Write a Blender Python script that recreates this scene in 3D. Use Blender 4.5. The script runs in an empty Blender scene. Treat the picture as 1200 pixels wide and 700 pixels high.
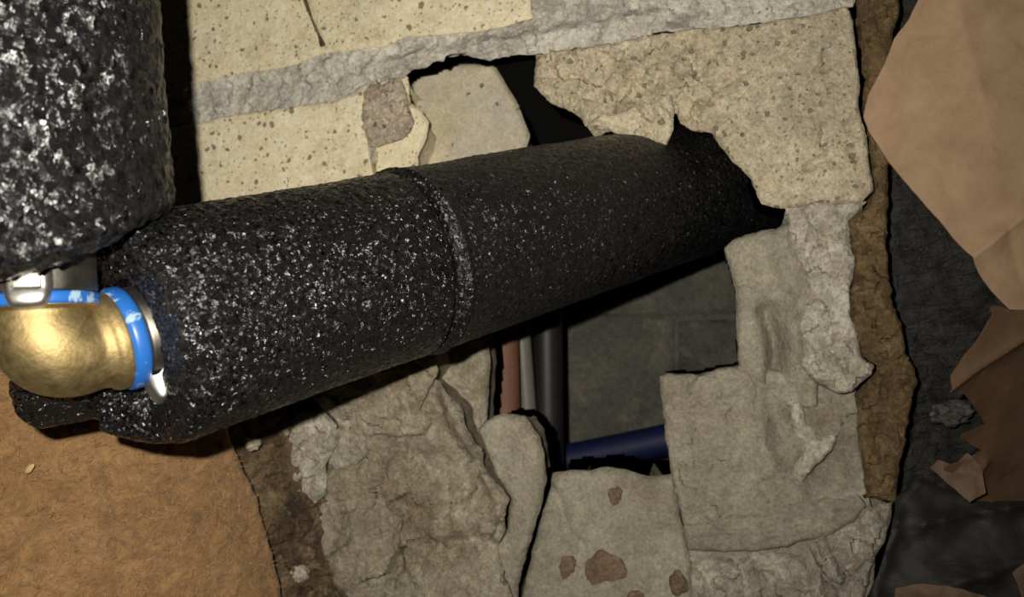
import bpy, math
import numpy as np
from mathutils import Matrix, Vector

scene = bpy.context.scene
COL = scene.collection
rng = np.random.default_rng(7)

# ------------------------------------------------------------------ camera, light, exposure
F_PX = 1000.0                       # focal length for a 1200 x 700 frame
YAW, PITCH, ROLL = math.radians(12), math.radians(3), math.radians(5)
DIST = 0.36                         # lens to the wall along the axis


def unit(v):
    v = np.asarray(v, float)
    return v / np.linalg.norm(v)


FWD = np.array([-math.sin(YAW) * math.cos(PITCH), math.cos(YAW) * math.cos(PITCH), math.sin(PITCH)])
_r0 = np.array([math.cos(YAW), math.sin(YAW), 0.0])
_u0 = np.cross(_r0, FWD)
RIGHT = _r0 * math.cos(ROLL) - _u0 * math.sin(ROLL)
UP = _u0 * math.cos(ROLL) + _r0 * math.sin(ROLL)
CAM = -DIST * FWD

cam_data = bpy.data.cameras.new('camera')
cam_data.sensor_width = 36.0
cam_data.lens = 36.0 * F_PX / 1200.0
cam_data.clip_start = 0.005
cam_data.clip_end = 20
cam_data.dof.use_dof = True
cam_data.dof.focus_distance = 0.27
cam_data.dof.aperture_fstop = 18.0
cam = bpy.data.objects.new('camera', cam_data)
COL.objects.link(cam)
M = Matrix.Identity(4)
for i in range(3):
    M[i][0], M[i][1], M[i][2], M[i][3] = RIGHT[i], UP[i], -FWD[i], CAM[i]
cam.matrix_world = M
scene.camera = cam

world = bpy.data.worlds.new('dark_cellar')
world.use_nodes = True
world.node_tree.nodes['Background'].inputs[0].default_value = (1.0, 0.93, 0.8, 1)
world.node_tree.nodes['Background'].inputs[1].default_value = 0.004
scene.world = world

# the phone torch that lit the photograph: a small lamp beside and above the lens
sp = bpy.data.lights.new('torch', 'SPOT')
sp.energy = 5.6
sp.color = (1.0, 0.94, 0.84)
sp.shadow_soft_size = 0.0022
sp.spot_size = math.radians(140)
sp.spot_blend = 1.0
torch = bpy.data.objects.new('torch', sp)
COL.objects.link(torch)
LPOS = CAM - 0.018 * RIGHT + 0.013 * UP
_aim = unit(FWD - 0.22 * RIGHT + 0.24 * UP)
torch.location = LPOS
torch.rotation_euler = Vector(_aim).to_track_quat('-Z', 'Y').to_euler()

vs = scene.view_settings
vs.view_transform = 'Standard'
vs.look = 'None'
vs.gamma = 1.0
vs.use_curve_mapping = False
vs.exposure = 0.0


# ------------------------------------------------------------------ numpy noise
def _hash(ix, iy, iz, seed):
    h = (ix.astype(np.int64) * 374761393 + iy.astype(np.int64) * 668265263 + iz.astype(np.int64) * 2147483647 + seed * 1274126177) & 0xffffffff
    h = ((h ^ (h >> 13)) * 1274126177) & 0xffffffff
    h = ((h ^ (h >> 16)) * 2246822519) & 0xffffffff
    h = h ^ (h >> 15)
    return (h & 0xffffff) / float(0xffffff)


def vnoise(p, seed=0):
    """value noise in -1..1; p is N x 3"""
    b = np.floor(p)
    f = p - b
    f = f * f * (3 - 2 * f)
    ix, iy, iz = b[:, 0], b[:, 1], b[:, 2]
    r = 0
    for dx in (0, 1):
        for dy in (0, 1):
            for dz in (0, 1):
                w = (f[:, 0] if dx else 1 - f[:, 0]) * (f[:, 1] if dy else 1 - f[:, 1]) * (f[:, 2] if dz else 1 - f[:, 2])
                r = r + w * _hash(ix + dx, iy + dy, iz + dz, seed)
    return r * 2 - 1


def fbm(p, seed=0, octs=4, gain=0.5):
    a, s, r = 1.0, 0.0, 0
    for o in range(octs):
        r = r + a * vnoise(p * (2.03 ** o) + o * 17.3, seed + o)
        s += a
        a *= gain
    return r / s


def worley(p, seed=0):
    """distance to the nearest feature point, cell size 1"""
    b = np.floor(p)
    best = np.full(len(p), 9.0)
    second = np.full(len(p), 9.0)
    for dx in (-1, 0, 1):
        for dy in (-1, 0, 1):
            for dz in (-1, 0, 1):
                cx, cy, cz = b[:, 0] + dx, b[:, 1] + dy, b[:, 2] + dz
                d = (cx + _hash(cx, cy, cz, seed) - p[:, 0]) ** 2 + (cy + _hash(cx, cy, cz, seed + 1) - p[:, 1]) ** 2 + (cz + _hash(cx, cy, cz, seed + 2) - p[:, 2]) ** 2
                second = np.minimum(second, np.maximum(best, d))
                best = np.minimum(best, d)
    return np.sqrt(best), np.sqrt(second)


# ------------------------------------------------------------------ materials
def mat_new(name):
    m = bpy.data.materials.new(name)
    m.use_nodes = True
    nt = m.node_tree
    return m, nt, nt.nodes['Principled BSDF']


def N(nt, kind, **kw):
    n = nt.nodes.new(kind)
    for k, v in kw.items():
        if k in n.inputs:
            n.inputs[k].default_value = v
        else:
            setattr(n, k, v)
    return n


def coords(nt, scale=(1, 1, 1), rot=(0, 0, 0)):
    tc = N(nt, 'ShaderNodeTexCoord')
    mp = N(nt, 'ShaderNodeMapping')
    mp.inputs['Scale'].default_value = scale
    mp.inputs['Rotation'].default_value = rot
    nt.links.new(tc.outputs['Object'], mp.inputs['Vector'])
    return mp.outputs['Vector']


def noise(nt, vec, scale, detail=4, rough=0.55, dist=0.0):
    n = N(nt, 'ShaderNodeTexNoise')
    n.inputs['Scale'].default_value = scale
    n.inputs['Detail'].default_value = detail
    n.inputs['Roughness'].default_value = rough
    n.inputs['Distortion'].default_value = dist
    nt.links.new(vec, n.inputs['Vector'])
    return n.outputs['Fac']


def voronoi(nt, vec, scale, feature='F1', rand=1.0):
    n = N(nt, 'ShaderNodeTexVoronoi')
    n.feature = feature
    n.inputs['Scale'].default_value = scale
    n.inputs['Randomness'].default_value = rand
    nt.links.new(vec, n.inputs['Vector'])
    return n


def ramp(nt, fac, stops):
    n = N(nt, 'ShaderNodeValToRGB')
    e = n.color_ramp.elements
    while len(e) < len(stops):
        e.new(0.5)
    for el, (p, c) in zip(e, stops):
        el.position = p
        el.color = (*c, 1) if len(c) == 3 else c
    nt.links.new(fac, n.inputs[0])
    return n.outputs[0]


def mixc(nt, fac, a, b, mode='MIX'):
    n = N(nt, 'ShaderNodeMix')
    n.data_type = 'RGBA'
    n.blend_type = mode
    for sock, v in ((0, fac), (6, a), (7, b)):
        if isinstance(v, (int, float)):
            n.inputs[sock].default_value = v
        elif isinstance(v, tuple):
            n.inputs[sock].default_value = (*v, 1)
        else:
            nt.links.new(v, n.inputs[sock])
    return n.outputs[2]


def math_n(nt, op, a, b=None):
    n = N(nt, 'ShaderNodeMath')
    n.operation = op
    for i, v in enumerate((a, b)):
        if v is None:
            continue
        if isinstance(v, (int, float)):
            n.inputs[i].default_value = v
        else:
            nt.links.new(v, n.inputs[i])
    return n.outputs[0]


def bump(nt, bsdf, height, strength, dist, prev=None):
    n = N(nt, 'ShaderNodeBump')
    n.inputs['Strength'].default_value = strength
    n.inputs['Distance'].default_value = dist
    nt.links.new(height, n.inputs['Height'])
    if prev is not None:
        nt.links.new(prev, n.inputs['Normal'])
    nt.links.new(n.outputs[0], bsdf.inputs['Normal'])
    return n.outputs[0]


def W01(v0, v1):
    g = lambda t: (t, t, t)
    return [(v0, g(0)), (v1, g(1))]


def mat_stone(name, c_lo, c_hi, stain, stain_amt=0.5, specks=0.0, speck_col=(0.10, 0.075, 0.045), scale=30, rel=0.0006, seed=0.0, pale=None, grain=0.5):
    m, nt, b = mat_new(name)
    v = coords(nt)
    if seed:
        ad = N(nt, 'ShaderNodeVectorMath')
        ad.operation = 'ADD'
        ad.inputs[1].default_value = (seed, seed * 1.7, seed * 0.6)
        nt.links.new(v, ad.inputs[0])
        v = ad.outputs[0]
    n1 = noise(nt, v, scale, 6, 0.68, 0.6)
    col = ramp(nt, n1, [(0.34, c_lo), (0.66, c_hi)])
    n2 = noise(nt, v, scale * 0.6, 6, 0.7, 1.2)
    col = mixc(nt, math_n(nt, 'MULTIPLY', ramp(nt, n2, W01(0.50, 0.66)), stain_amt), col, stain)
    if pale is not None:
        n4 = noise(nt, v, scale * 1.1, 6, 0.72, 1.0)
        col = mixc(nt, math_n(nt, 'MULTIPLY', ramp(nt, n4, W01(0.53, 0.66)), 0.8), col, pale)
    g2 = noise(nt, v, 190, 5, 0.7, 0.5)
    col = mixc(nt, grain * 0.8, col, ramp(nt, g2, [(0.32, (0.22, 0.22, 0.22)), (0.68, (0.80, 0.80, 0.80))]), 'OVERLAY')
    n3 = noise(nt, v, 750, 3, 0.7)
    col = mixc(nt, grain, col, ramp(nt, n3, [(0.32, (0.22, 0.22, 0.22)), (0.68, (0.85, 0.85, 0.85))]), 'OVERLAY')
    hgt = math_n(nt, 'ADD', math_n(nt, 'MULTIPLY', noise(nt, v, 330, 6, 0.7), 1.0), math_n(nt, 'ADD', math_n(nt, 'MULTIPLY', n3, 0.35), g2))
    if specks > 0:
        wv = N(nt, 'ShaderNodeTexNoise')
        wv.inputs['Scale'].default_value = 420
        nt.links.new(v, wv.inputs['Vector'])
        sc_ = N(nt, 'ShaderNodeVectorMath')
        sc_.operation = 'SCALE'
        sc_.inputs['Scale'].default_value = 0.0026
        nt.links.new(wv.outputs['Color'], sc_.inputs[0])
        ad = N(nt, 'ShaderNodeVectorMath')
        ad.operation = 'ADD'
        nt.links.new(v, ad.inputs[0])
        nt.links.new(sc_.outputs[0], ad.inputs[1])
        for vscale, prob, big, deep in ((300, specks, 0.42, 0.8), (620, specks * 0.7, 0.40, 0.6)):
            vo = voronoi(nt, ad.outputs[0], vscale)
            pick = N(nt, 'ShaderNodeSeparateColor')
            nt.links.new(vo.outputs['Color'], pick.inputs[0])
            sz = math_n(nt, 'MULTIPLY', ramp(nt, pick.outputs[0], W01(1.0 - prob, 1.0)), big)
            inside = math_n(nt, 'SUBTRACT', sz, vo.outputs['Distance'])
            msk = ramp(nt, math_n(nt, 'MULTIPLY', inside, 8.0), W01(0.0, 0.7))
            col = mixc(nt, math_n(nt, 'MULTIPLY', msk, deep), col, speck_col)
            hgt = math_n(nt, 'SUBTRACT', hgt, math_n(nt, 'MULTIPLY', msk, 0.5))
    nt.links.new(col, b.inputs['Base Color'])
    b.inputs['Roughness'].default_value = 0.92
    b.inputs['Specular IOR Level'].default_value = 0.2
    bump(nt, b, hgt, 1.0, rel)
    return m


def mat_foam(name, cell, rough, rel, stretch=(1, 1, 1), base=(0.008, 0.008, 0.0083), tiltk=1.5, fine=0.6):
    """closed-cell foam: each little cell wall is a glossy facet with its own tilt"""
    m, nt, b = mat_new(name)
    v = coords(nt, stretch)
    b.inputs['Base Color'].default_value = (*base, 1)
    n0 = noise(nt, v, 90, 4, 0.6)
    r = N(nt, 'ShaderNodeMapRange')
    r.inputs[1].default_value = 0.35
    r.inputs[2].default_value = 0.65
    r.inputs[3].default_value = rough - 0.04
    r.inputs[4].default_value = rough + 0.16
    nt.links.new(n0, r.inputs[0])
    nt.links.new(r.outputs[0], b.inputs['Roughness'])
    b.inputs['Specular IOR Level'].default_value = 0.5
    base_n = bump(nt, b, noise(nt, v, 1.0 / (cell * 1.6), 4, 0.6, 0.6), 1.0, rel)
    wv = N(nt, 'ShaderNodeTexNoise')
    wv.inputs['Scale'].default_value = 1.1 / cell
    nt.links.new(v, wv.inputs['Vector'])
    sc_ = N(nt, 'ShaderNodeVectorMath')
    sc_.operation = 'SCALE'
    sc_.inputs['Scale'].default_value = cell * 1.2
    nt.links.new(wv.outputs['Color'], sc_.inputs[0])
    ad = N(nt, 'ShaderNodeVectorMath')
    nt.links.new(v, ad.inputs[0])
    nt.links.new(sc_.outputs[0], ad.inputs[1])
    cur = base_n
    for c_, k in ((cell, tiltk), (cell * 0.45, tiltk * fine)):
        vo = voronoi(nt, ad.outputs[0], 1.0 / c_)
        sub = N(nt, 'ShaderNodeVectorMath')
        sub.operation = 'SUBTRACT'
        sub.inputs[1].default_value = (0.5, 0.5, 0.5)
        nt.links.new(vo.outputs['Color'], sub.inputs[0])
        sc2 = N(nt, 'ShaderNodeVectorMath')
        sc2.operation = 'SCALE'
        sc2.inputs['Scale'].default_value = k
        nt.links.new(sub.outputs[0], sc2.inputs[0])
        a2 = N(nt, 'ShaderNodeVectorMath')
        nt.links.new(cur, a2.inputs[0])
        nt.links.new(sc2.outputs[0], a2.inputs[1])
        cur = a2.outputs[0]
    nm = N(nt, 'ShaderNodeVectorMath')
    nm.operation = 'NORMALIZE'
    nt.links.new(cur, nm.inputs[0])
    nt.links.new(nm.outputs[0], b.inputs['Normal'])
    return m


def mat_metal(name, col, rough, col2=None, bscale=300, rel=0.00005, metallic=1.0, rvar=0.1):
    m, nt, b = mat_new(name)
    v = coords(nt)
    n = noise(nt, v, bscale, 5, 0.6)
    n2 = noise(nt, v, bscale * 0.35, 4, 0.6)
    c = ramp(nt, n2, [(0.35, col), (0.7, col2 or col)])
    nt.links.new(c, b.inputs['Base Color'])
    b.inputs['Metallic'].default_value = metallic
    r = N(nt, 'ShaderNodeMapRange')
    r.inputs[3].default_value = max(0.02, rough - rvar)
    r.inputs[4].default_value = rough + rvar
    nt.links.new(n2, r.inputs[0])
    nt.links.new(r.outputs[0], b.inputs['Roughness'])
    bump(nt, b, n, 0.7, rel)
    return m


def mat_plain(name, c1, c2, scale=60, rough=0.6, rel=0.0003, stretch=(1, 1, 1), rot=(0, 0, 0), bscale=250, spec=0.4, stops=(0.35, 0.68), detail=5):
    m, nt, b = mat_new(name)
    v = coords(nt, stretch, rot)
    n = noise(nt, v, scale, detail, 0.62, 0.5)
    nt.links.new(ramp(nt, n, [(stops[0], c1), (stops[1], c2)]), b.inputs['Base Color'])
    b.inputs['Roughness'].default_value = rough
    b.inputs['Specular IOR Level'].default_value = spec
    bump(nt, b, noise(nt, v, bscale, 5, 0.65), 0.9, rel)
    return m


BRICK = mat_stone('buff_brick', (0.62, 0.53, 0.345), (0.76, 0.67, 0.46), (0.50, 0.44, 0.32), 0.5, specks=0.62, speck_col=(0.15, 0.105, 0.06), scale=26, grain=0.4)
BRICK_R = mat_stone('buff_brick_chipped', (0.42, 0.355, 0.245), (0.56, 0.485, 0.345), (0.33, 0.29, 0.22), 0.6, specks=0.40, speck_col=(0.19, 0.15, 0.10), scale=30, rel=0.0012, seed=3.1)
BRICK_IN = mat_stone('buff_brick_fragment', (0.46, 0.40, 0.28), (0.56, 0.49, 0.345), (0.44, 0.41, 0.35), 0.8, specks=0.08, scale=20, seed=5.2, grain=0.3)
PINK = mat_stone('pinkish_grit', (0.36, 0.29, 0.215), (0.52, 0.44, 0.34), (0.25, 0.18, 0.13), 0.6, specks=0.3, scale=70, rel=0.0016, seed=1.2)
MORTAR = mat_stone('grey_mortar', (0.40, 0.375, 0.315), (0.60, 0.57, 0.485), (0.28, 0.26, 0.22), 0.55, scale=55, rel=0.0013, pale=(0.66, 0.62, 0.52), grain=0.5)
MORTAR_W = mat_stone('pale_mortar', (0.29, 0.26, 0.20), (0.43, 0.395, 0.315), (0.235, 0.195, 0.14), 0.55, scale=40, rel=0.0014, seed=2.3, pale=(0.58, 0.54, 0.43))
RUBBLE = mat_stone('grey_rubble', (0.22, 0.19, 0.135), (0.35, 0.315, 0.23), (0.185, 0.140, 0.088), 0.8, scale=24, rel=0.0012, seed=4.4, pale=(0.46, 0.42, 0.325))
LIME = mat_stone('lime_mortar', (0.38, 0.345, 0.27), (0.54, 0.50, 0.41), (0.30, 0.26, 0.19), 0.5, scale=60, rel=0.0014, seed=1.9, pale=(0.66, 0.62, 0.52))
SLAB = mat_stone('grey_slab', (0.245, 0.22, 0.165), (0.345, 0.315, 0.24), (0.20, 0.165, 0.115), 0.7, scale=20, rel=0.0009, seed=6.1, pale=(0.40, 0.37, 0.285), grain=0.4)
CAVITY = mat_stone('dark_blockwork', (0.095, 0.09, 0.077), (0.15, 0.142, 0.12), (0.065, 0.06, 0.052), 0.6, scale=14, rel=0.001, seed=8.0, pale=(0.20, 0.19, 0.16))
SOIL = mat_stone('olive_soil', (0.13, 0.11, 0.06), (0.20, 0.17, 0.09), (0.08, 0.07, 0.04), 0.5, scale=20, rel=0.002, seed=9.0)
ROT = mat_stone('dark_brown_crumble', (0.075, 0.048, 0.025), (0.21, 0.145, 0.080), (0.035, 0.028, 0.020), 0.8, scale=70, rel=0.0026, seed=7.0, pale=(0.32, 0.25, 0.165))
SEAL = mat_stone('brown_sealant', (0.105, 0.068, 0.032), (0.205, 0.138, 0.068), (0.070, 0.046, 0.025), 0.6, scale=75, rel=0.0018, seed=7.9, pale=(0.28, 0.195, 0.105))
PEBBLE = mat_stone('brown_pebble', (0.13, 0.085, 0.055), (0.21, 0.145, 0.095), (0.10, 0.065, 0.04), 0.5, scale=60, rel=0.0008, seed=3.3)
FOAM_V = mat_foam('black_foam_coarse', 0.0017, 0.27, 0.0007, (1, 1, 0.75), tiltk=1.0)
FOAM_H = mat_foam('black_foam_fine', 0.0009, 0.20, 0.0004, tiltk=1.2)
FOAM_F = mat_foam('black_foam_matt', 0.0009, 0.30, 0.0004, tiltk=0.95)
BRASS = mat_metal('brass', (0.29, 0.215, 0.095), 0.60, (0.40, 0.305, 0.150), 900, 0.00022)
STEEL = mat_metal('stainless_steel', (0.52, 0.50, 0.46), 0.45, (0.64, 0.62, 0.58), 500, 0.00003)
STEEL_D = mat_metal('dull_steel', (0.16, 0.15, 0.13), 0.45, (0.26, 0.24, 0.20), 400, 0.00006)
COPPER = mat_plain('copper', (0.135, 0.062, 0.038), (0.20, 0.095, 0.058), 60, 0.65, 0.00005)
BLUE_PIPE = mat_plain('blue_polythene', (0.005, 0.009, 0.048), (0.006, 0.012, 0.065), 30, 0.6, 0.0001)
GREY_P = mat_plain('grey_plastic', (0.13, 0.125, 0.108), (0.17, 0.165, 0.14), 60, 0.5, 0.0001)
BLACK_P = mat_plain('black_plastic', (0.012, 0.012, 0.011), (0.022, 0.021, 0.018), 40, 0.5, 0.0001)
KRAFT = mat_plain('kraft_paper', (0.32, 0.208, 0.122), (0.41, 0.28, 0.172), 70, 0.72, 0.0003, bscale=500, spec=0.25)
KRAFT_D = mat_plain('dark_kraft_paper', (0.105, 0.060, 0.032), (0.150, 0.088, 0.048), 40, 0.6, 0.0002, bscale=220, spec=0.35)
BATT = mat_plain('dark_fibre', (0.008, 0.008, 0.007), (0.036, 0.035, 0.031), 120, 0.5, 0.0016, (0.45, 1, 2.2), (0, 0.5, 0), 260)
MEMBRANE = mat_plain('black_membrane', (0.010, 0.010, 0.008), (0.030, 0.028, 0.022), 40, 0.62, 0.0006, (0.5, 1, 1.6), (0, 0.3, 0), 120)


def mat_orange():
    m, nt, b = mat_new('orange_wool')
    v = coords(nt)
    vs_ = coords(nt, (1, 0.8, 1.3), (0.4, -0.7, 0.3))
    n1 = noise(nt, v, 18, 5, 0.6, 1.0)
    n2 = noise(nt, vs_, 160, 6, 0.72, 1.4)
    col = ramp(nt, n1, [(0.30, (0.225, 0.122, 0.047)), (0.72, (0.365, 0.212, 0.092))])
    col = mixc(nt, 0.55, col, ramp(nt, n2, [(0.30, (0.12, 0.12, 0.12)), (0.72, (0.85, 0.85, 0.85))]), 'OVERLAY')
    nt.links.new(col, b.inputs['Base Color'])
    b.inputs['Roughness'].default_value = 0.8
    b.inputs['Specular IOR Level'].default_value = 0.2
    b.inputs['Sheen Weight'].default_value = 0.15
    h = math_n(nt, 'ADD', n2, math_n(nt, 'MULTIPLY', noise(nt, v, 420, 4, 0.7), 0.6))
    bump(nt, b, h, 0.9, 0.0014)
    return m


def mat_blue_ring():
    m, nt, b = mat_new('blue_ring_plastic')
    v = coords(nt)
    n = noise(nt, v, 120, 6, 0.65, 1.5)
    nt.links.new(ramp(nt, n, [(0.54, (0.014, 0.10, 0.36)), (0.60, (0.26, 0.38, 0.47))]), b.inputs['Base Color'])
    b.inputs['Roughness'].default_value = 0.38
    return m


ORANGE = mat_orange()
BLUE = mat_blue_ring()


# ------------------------------------------------------------------ object helpers
def mesh_obj(name, verts, faces, mat, parent=None, smooth=40, origin=None):
    verts = np.asarray(verts, float)
    if origin is None:
        origin = verts.mean(axis=0)
    origin = np.asarray(origin, float)
    me = bpy.data.meshes.new(name)
    if isinstance(faces, np.ndarray) and faces.ndim == 2:
        k = faces.shape[1]
        me.vertices.add(len(verts))
        me.vertices.foreach_set('co', (verts - origin).astype(np.float32).ravel())
        me.loops.add(faces.size)
        me.loops.foreach_set('vertex_index', faces.astype(np.int32).ravel())
        me.polygons.add(len(faces))
        me.polygons.foreach_set('loop_start', np.arange(0, faces.size, k, dtype=np.int32))
        me.update(calc_edges=True)
    else:
        me.from_pydata([tuple(v) for v in (verts - origin)], [], [tuple(int(i) for i in f) for f in faces])
    me.validate()
    if smooth:
        me.polygons.foreach_set('use_smooth', np.ones(len(me.polygons), dtype=bool))
        me.set_sharp_from_angle(angle=math.radians(smooth))
    me.update()
    me.materials.append(mat)
    o = bpy.data.objects.new(name, me)
    COL.objects.link(o)
    if parent is not None:
        o.parent = parent
        o.location = Vector(origin) - parent.location
    else:
        o.location = Vector(origin)
    return o


def empty(name, loc):
    o = bpy.data.objects.new(name, None)
    o.empty_display_size = 0.01
    COL.objects.link(o)
    o.location = Vector(loc)
    return o


def tag(o, label=None, cat=None, group=None, kind=None):
    if label:
        o['label'] = label
    if cat:
        o['category'] = cat
    if group:
        o['group'] = group
    if kind:
        o['kind'] = kind
    return o


def ray(x, y):
    return FWD * F_PX + RIGHT * (x - 600.0) + UP * (350.0 - y)


def cam_pt(c):
    return CAM + RIGHT * c[0] + UP * c[1] + FWD * c[2]


class Plane:
    """a flat frame in the place: origin, in-plane axes, normal towards the room"""

    def __init__(self, o, n, up=(0, 0, 1)):
        self.o = np.asarray(o, float)
        self.n = unit(n)
        self.u = unit(np.cross(np.asarray(up, float), self.n))
        self.v = np.cross(self.n, self.u)

    def at(self, x, y):
        r = ray(x, y)
        t = ((self.o - CAM) @ self.n) / (r @ self.n)
        p = CAM + r * t - self.o
        return np.array([p @ self.u, p @ self.v])

    def xyz(self, uv, h):
        return self.o + np.outer(uv[:, 0], self.u) + np.outer(uv[:, 1], self.v) + np.outer(h, self.n)


def wall(w):
    """plane parallel to the brick face, w metres proud of it"""
    return Plane((0, -w, 0), (0, -1, 0))


def pt(x, y, w):
    pl = wall(w)
    uv = pl.at(x, y)
    return pl.xyz(uv[None], np.zeros(1))[0]


def seg_dist(p, a, b):
    ab = b - a
    t = np.clip(((p - a) @ ab) / max(ab @ ab, 1e-18), 0, 1)
    q = a + t[:, None] * ab
    return np.linalg.norm(p - q, axis=1), q


def poly_dist(p, poly):
    best = np.full(len(p), 1e9)
    bq = np.zeros_like(p)
    for i in range(len(poly)):
        d, q = seg_dist(p, poly[i], poly[(i + 1) % len(poly)])
        m = d < best
        best[m] = d[m]
        bq[m] = q[m]
    return best, bq


def in_poly(p, poly):
    ins = np.zeros(len(p), bool)
    n = len(poly)
    for i in range(n):
        a, b = poly[i], poly[(i + 1) % n]
        c = (a[1] > p[:, 1]) != (b[1] > p[:, 1])
        if abs(b[1] - a[1]) > 1e-12:
            ins ^= c & (p[:, 0] < (b[0] - a[0]) * (p[:, 1] - a[1]) / (b[1] - a[1]) + a[0])
    return ins


def ragged(poly, step, amp, seed):
    out = []
    n = len(poly)
    for i in range(n):
        a, b = poly[i], poly[(i + 1) % n]
        L = np.linalg.norm(b - a)
        k = max(1, int(L / step))
        nrm = np.array([-(b - a)[1], (b - a)[0]]) / max(L, 1e-9)
        for j in range(k):
            q = a + (b - a) * j / k
            z = fbm(np.array([[q[0] / 0.009, q[1] / 0.009, seed]]), seed, 3)[0]
            z += 0.55 * fbm(np.array([[q[0] / 0.0028, q[1] / 0.0028, seed + 5.5]]), seed + 3, 2)[0]
            out.append(q + nrm * z * amp)
    return np.array(out)


def facets(P, amp, size, slope, seed):
    """broken-stone facets: plates of random height and tilt with small steps between them"""
    p3 = np.column_stack([P / size, np.full(len(P), seed * 1.3)])
    w = np.column_stack([fbm(p3 * 1.6, seed + 61, 3), fbm(p3 * 1.6 + 9.1, seed + 67, 3)]) * 0.45
    q = P / size + w
    b = np.floor(q)
    best = np.full(len(P), 9.0)
    out = np.zeros(len(P))
    for dx in (-1, 0, 1):
        for dy in (-1, 0, 1):
            cx, cy = b[:, 0] + dx, b[:, 1] + dy
            z0 = np.zeros(len(P))
            ox, oy = cx + _hash(cx, cy, z0, seed) - q[:, 0], cy + _hash(cx, cy, z0, seed + 1) - q[:, 1]
            d = ox * ox + oy * oy
            hh = amp * (2 * _hash(cx, cy, z0, seed + 2) - 1) + slope * size * (ox * (2 * _hash(cx, cy, z0, seed + 3) - 1) + oy * (2 * _hash(cx, cy, z0, seed + 4) - 1))
            m = d < best
            best[m] = d[m]
            out[m] = hh[m]
    return out


def piece(name, plane, outline, depth, mat, parent=None, cell=0.0012, edge=0.003, rag=0.0006, big=(0.0012, 0.03), mid=(0.0006, 0.008),
          fine=(0.0002, 0.0022), fn=None, seed=1, skirt_noise=0.0015, smooth=45, back=True, flare=0.35, facet=None):
    """a lump of masonry (or a sheet): an outline in its own plane, an uneven front, ragged sides running `depth` back"""
    poly = np.array([plane.at(x, y) for x, y in outline])
    if rag > 0:
        poly = ragged(poly, cell * 2.2, rag, seed)
    lo, hi = poly.min(0) - cell, poly.max(0) + cell
    nu, nv = int((hi[0] - lo[0]) / cell) + 2, int((hi[1] - lo[1]) / cell) + 2
    gu, gv = np.meshgrid(lo[0] + np.arange(nu) * cell, lo[1] + np.arange(nv) * cell)
    P = np.stack([gu.ravel(), gv.ravel()], 1)
    idx = np.arange(nu * nv).reshape(nv, nu)
    quads = np.stack([idx[:-1, :-1], idx[:-1, 1:], idx[1:, 1:], idx[1:, :-1]], -1).reshape(-1, 4)
    ins = in_poly(P[quads].mean(1), poly)
    quads = quads[ins]
    used = np.unique(quads)
    remap = np.full(nu * nv, -1)
    remap[used] = np.arange(len(used))
    quads = remap[quads]
    P = P[used]
    # boundary edges
    e = np.concatenate([quads[:, [0, 1]], quads[:, [1, 2]], quads[:, [2, 3]], quads[:, [3, 0]]])
    key = np.sort(e, 1)
    _, inv, cnt = np.unique(key[:, 0] * len(P) + key[:, 1], return_inverse=True, return_counts=True)
    be = e[cnt[inv] == 1]
    bv = np.unique(be)
    dist, q = poly_dist(P, poly)
    P[bv] = q[bv]
    dist[bv] = 0
    p3 = np.column_stack([P, np.full(len(P), seed * 3.7)])
    h = np.zeros(len(P))
    for (amp, size), s in ((big, 11), (mid, 23), (fine, 37)):
        if amp:
            h += amp * fbm(p3 / size, seed + s, 3)
    if facet:
        for amp, size, slope in facet:
            h += facets(P, amp, size, slope, seed)
    if fn is not None:
        h = h + fn(P, plane)
    if edge > 0:
        t = np.clip(1 - dist / edge, 0, 1)
        h = h - edge * 0.8 * (1 - np.sqrt(np.clip(1 - t * t, 0, 1)))
    hback = h - depth if depth < 0.004 else np.minimum(-depth, h - 0.005)     # thin sheets keep their thickness
    V = [plane.xyz(P, h)]
    F = [quads]
    n0 = len(P)
    # sides
    ring = bv
    rm = np.full(len(P), -1)
    rm[bv] = np.arange(len(bv))
    nrm = np.zeros_like(P)
    ed = P[be[:, 1]] - P[be[:, 0]]
    en = np.stack([ed[:, 1], -ed[:, 0]], 1)
    np.add.at(nrm, be[:, 0], en)
    np.add.at(nrm, be[:, 1], en)
    nrm = nrm[bv]
    nrm /= np.linalg.norm(nrm, axis=1)[:, None] + 1e-12
    steps = max(1, int(depth / 0.006)) if depth > 0.004 else 1
    base = n0
    last_idx = None
    for k in range(1, steps + 1):
        z = -depth * k / steps
        pu = P[bv].copy()
        if skirt_noise and depth > 0.004:
            nz = np.column_stack([pu / 0.008, np.full(len(pu), z / 0.008)])
            off = fbm(nz, seed + 91, 3) * skirt_noise
            pu = pu + nrm * (off - 0.5 * skirt_noise - flare * min(-z, 0.012))[:, None]
        hb = h[bv] + (hback[bv] - h[bv]) * k / steps
        V.append(plane.xyz(pu, hb))
        a = be[:, 0] if last_idx is None else last_idx[rm[be[:, 0]]]
        b = be[:, 1] if last_idx is None else last_idx[rm[be[:, 1]]]
        new_idx = base + np.arange(len(bv))
        F.append(np.stack([b, a, new_idx[rm[be[:, 0]]], new_idx[rm[be[:, 1]]]], -1))
        last_idx = new_idx
        base += len(bv)
    if back:
        inner = np.setdiff1d(np.arange(n0), bv)
        bm_ = np.full(n0, -1)
        bm_[bv] = last_idx
        bm_[inner] = base + np.arange(len(inner))
        V.append(plane.xyz(P[inner], hback[inner]))
        F.append(bm_[quads][:, ::-1])
    return mesh_obj(name, np.concatenate(V), np.concatenate(F), mat, parent, smooth)


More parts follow.
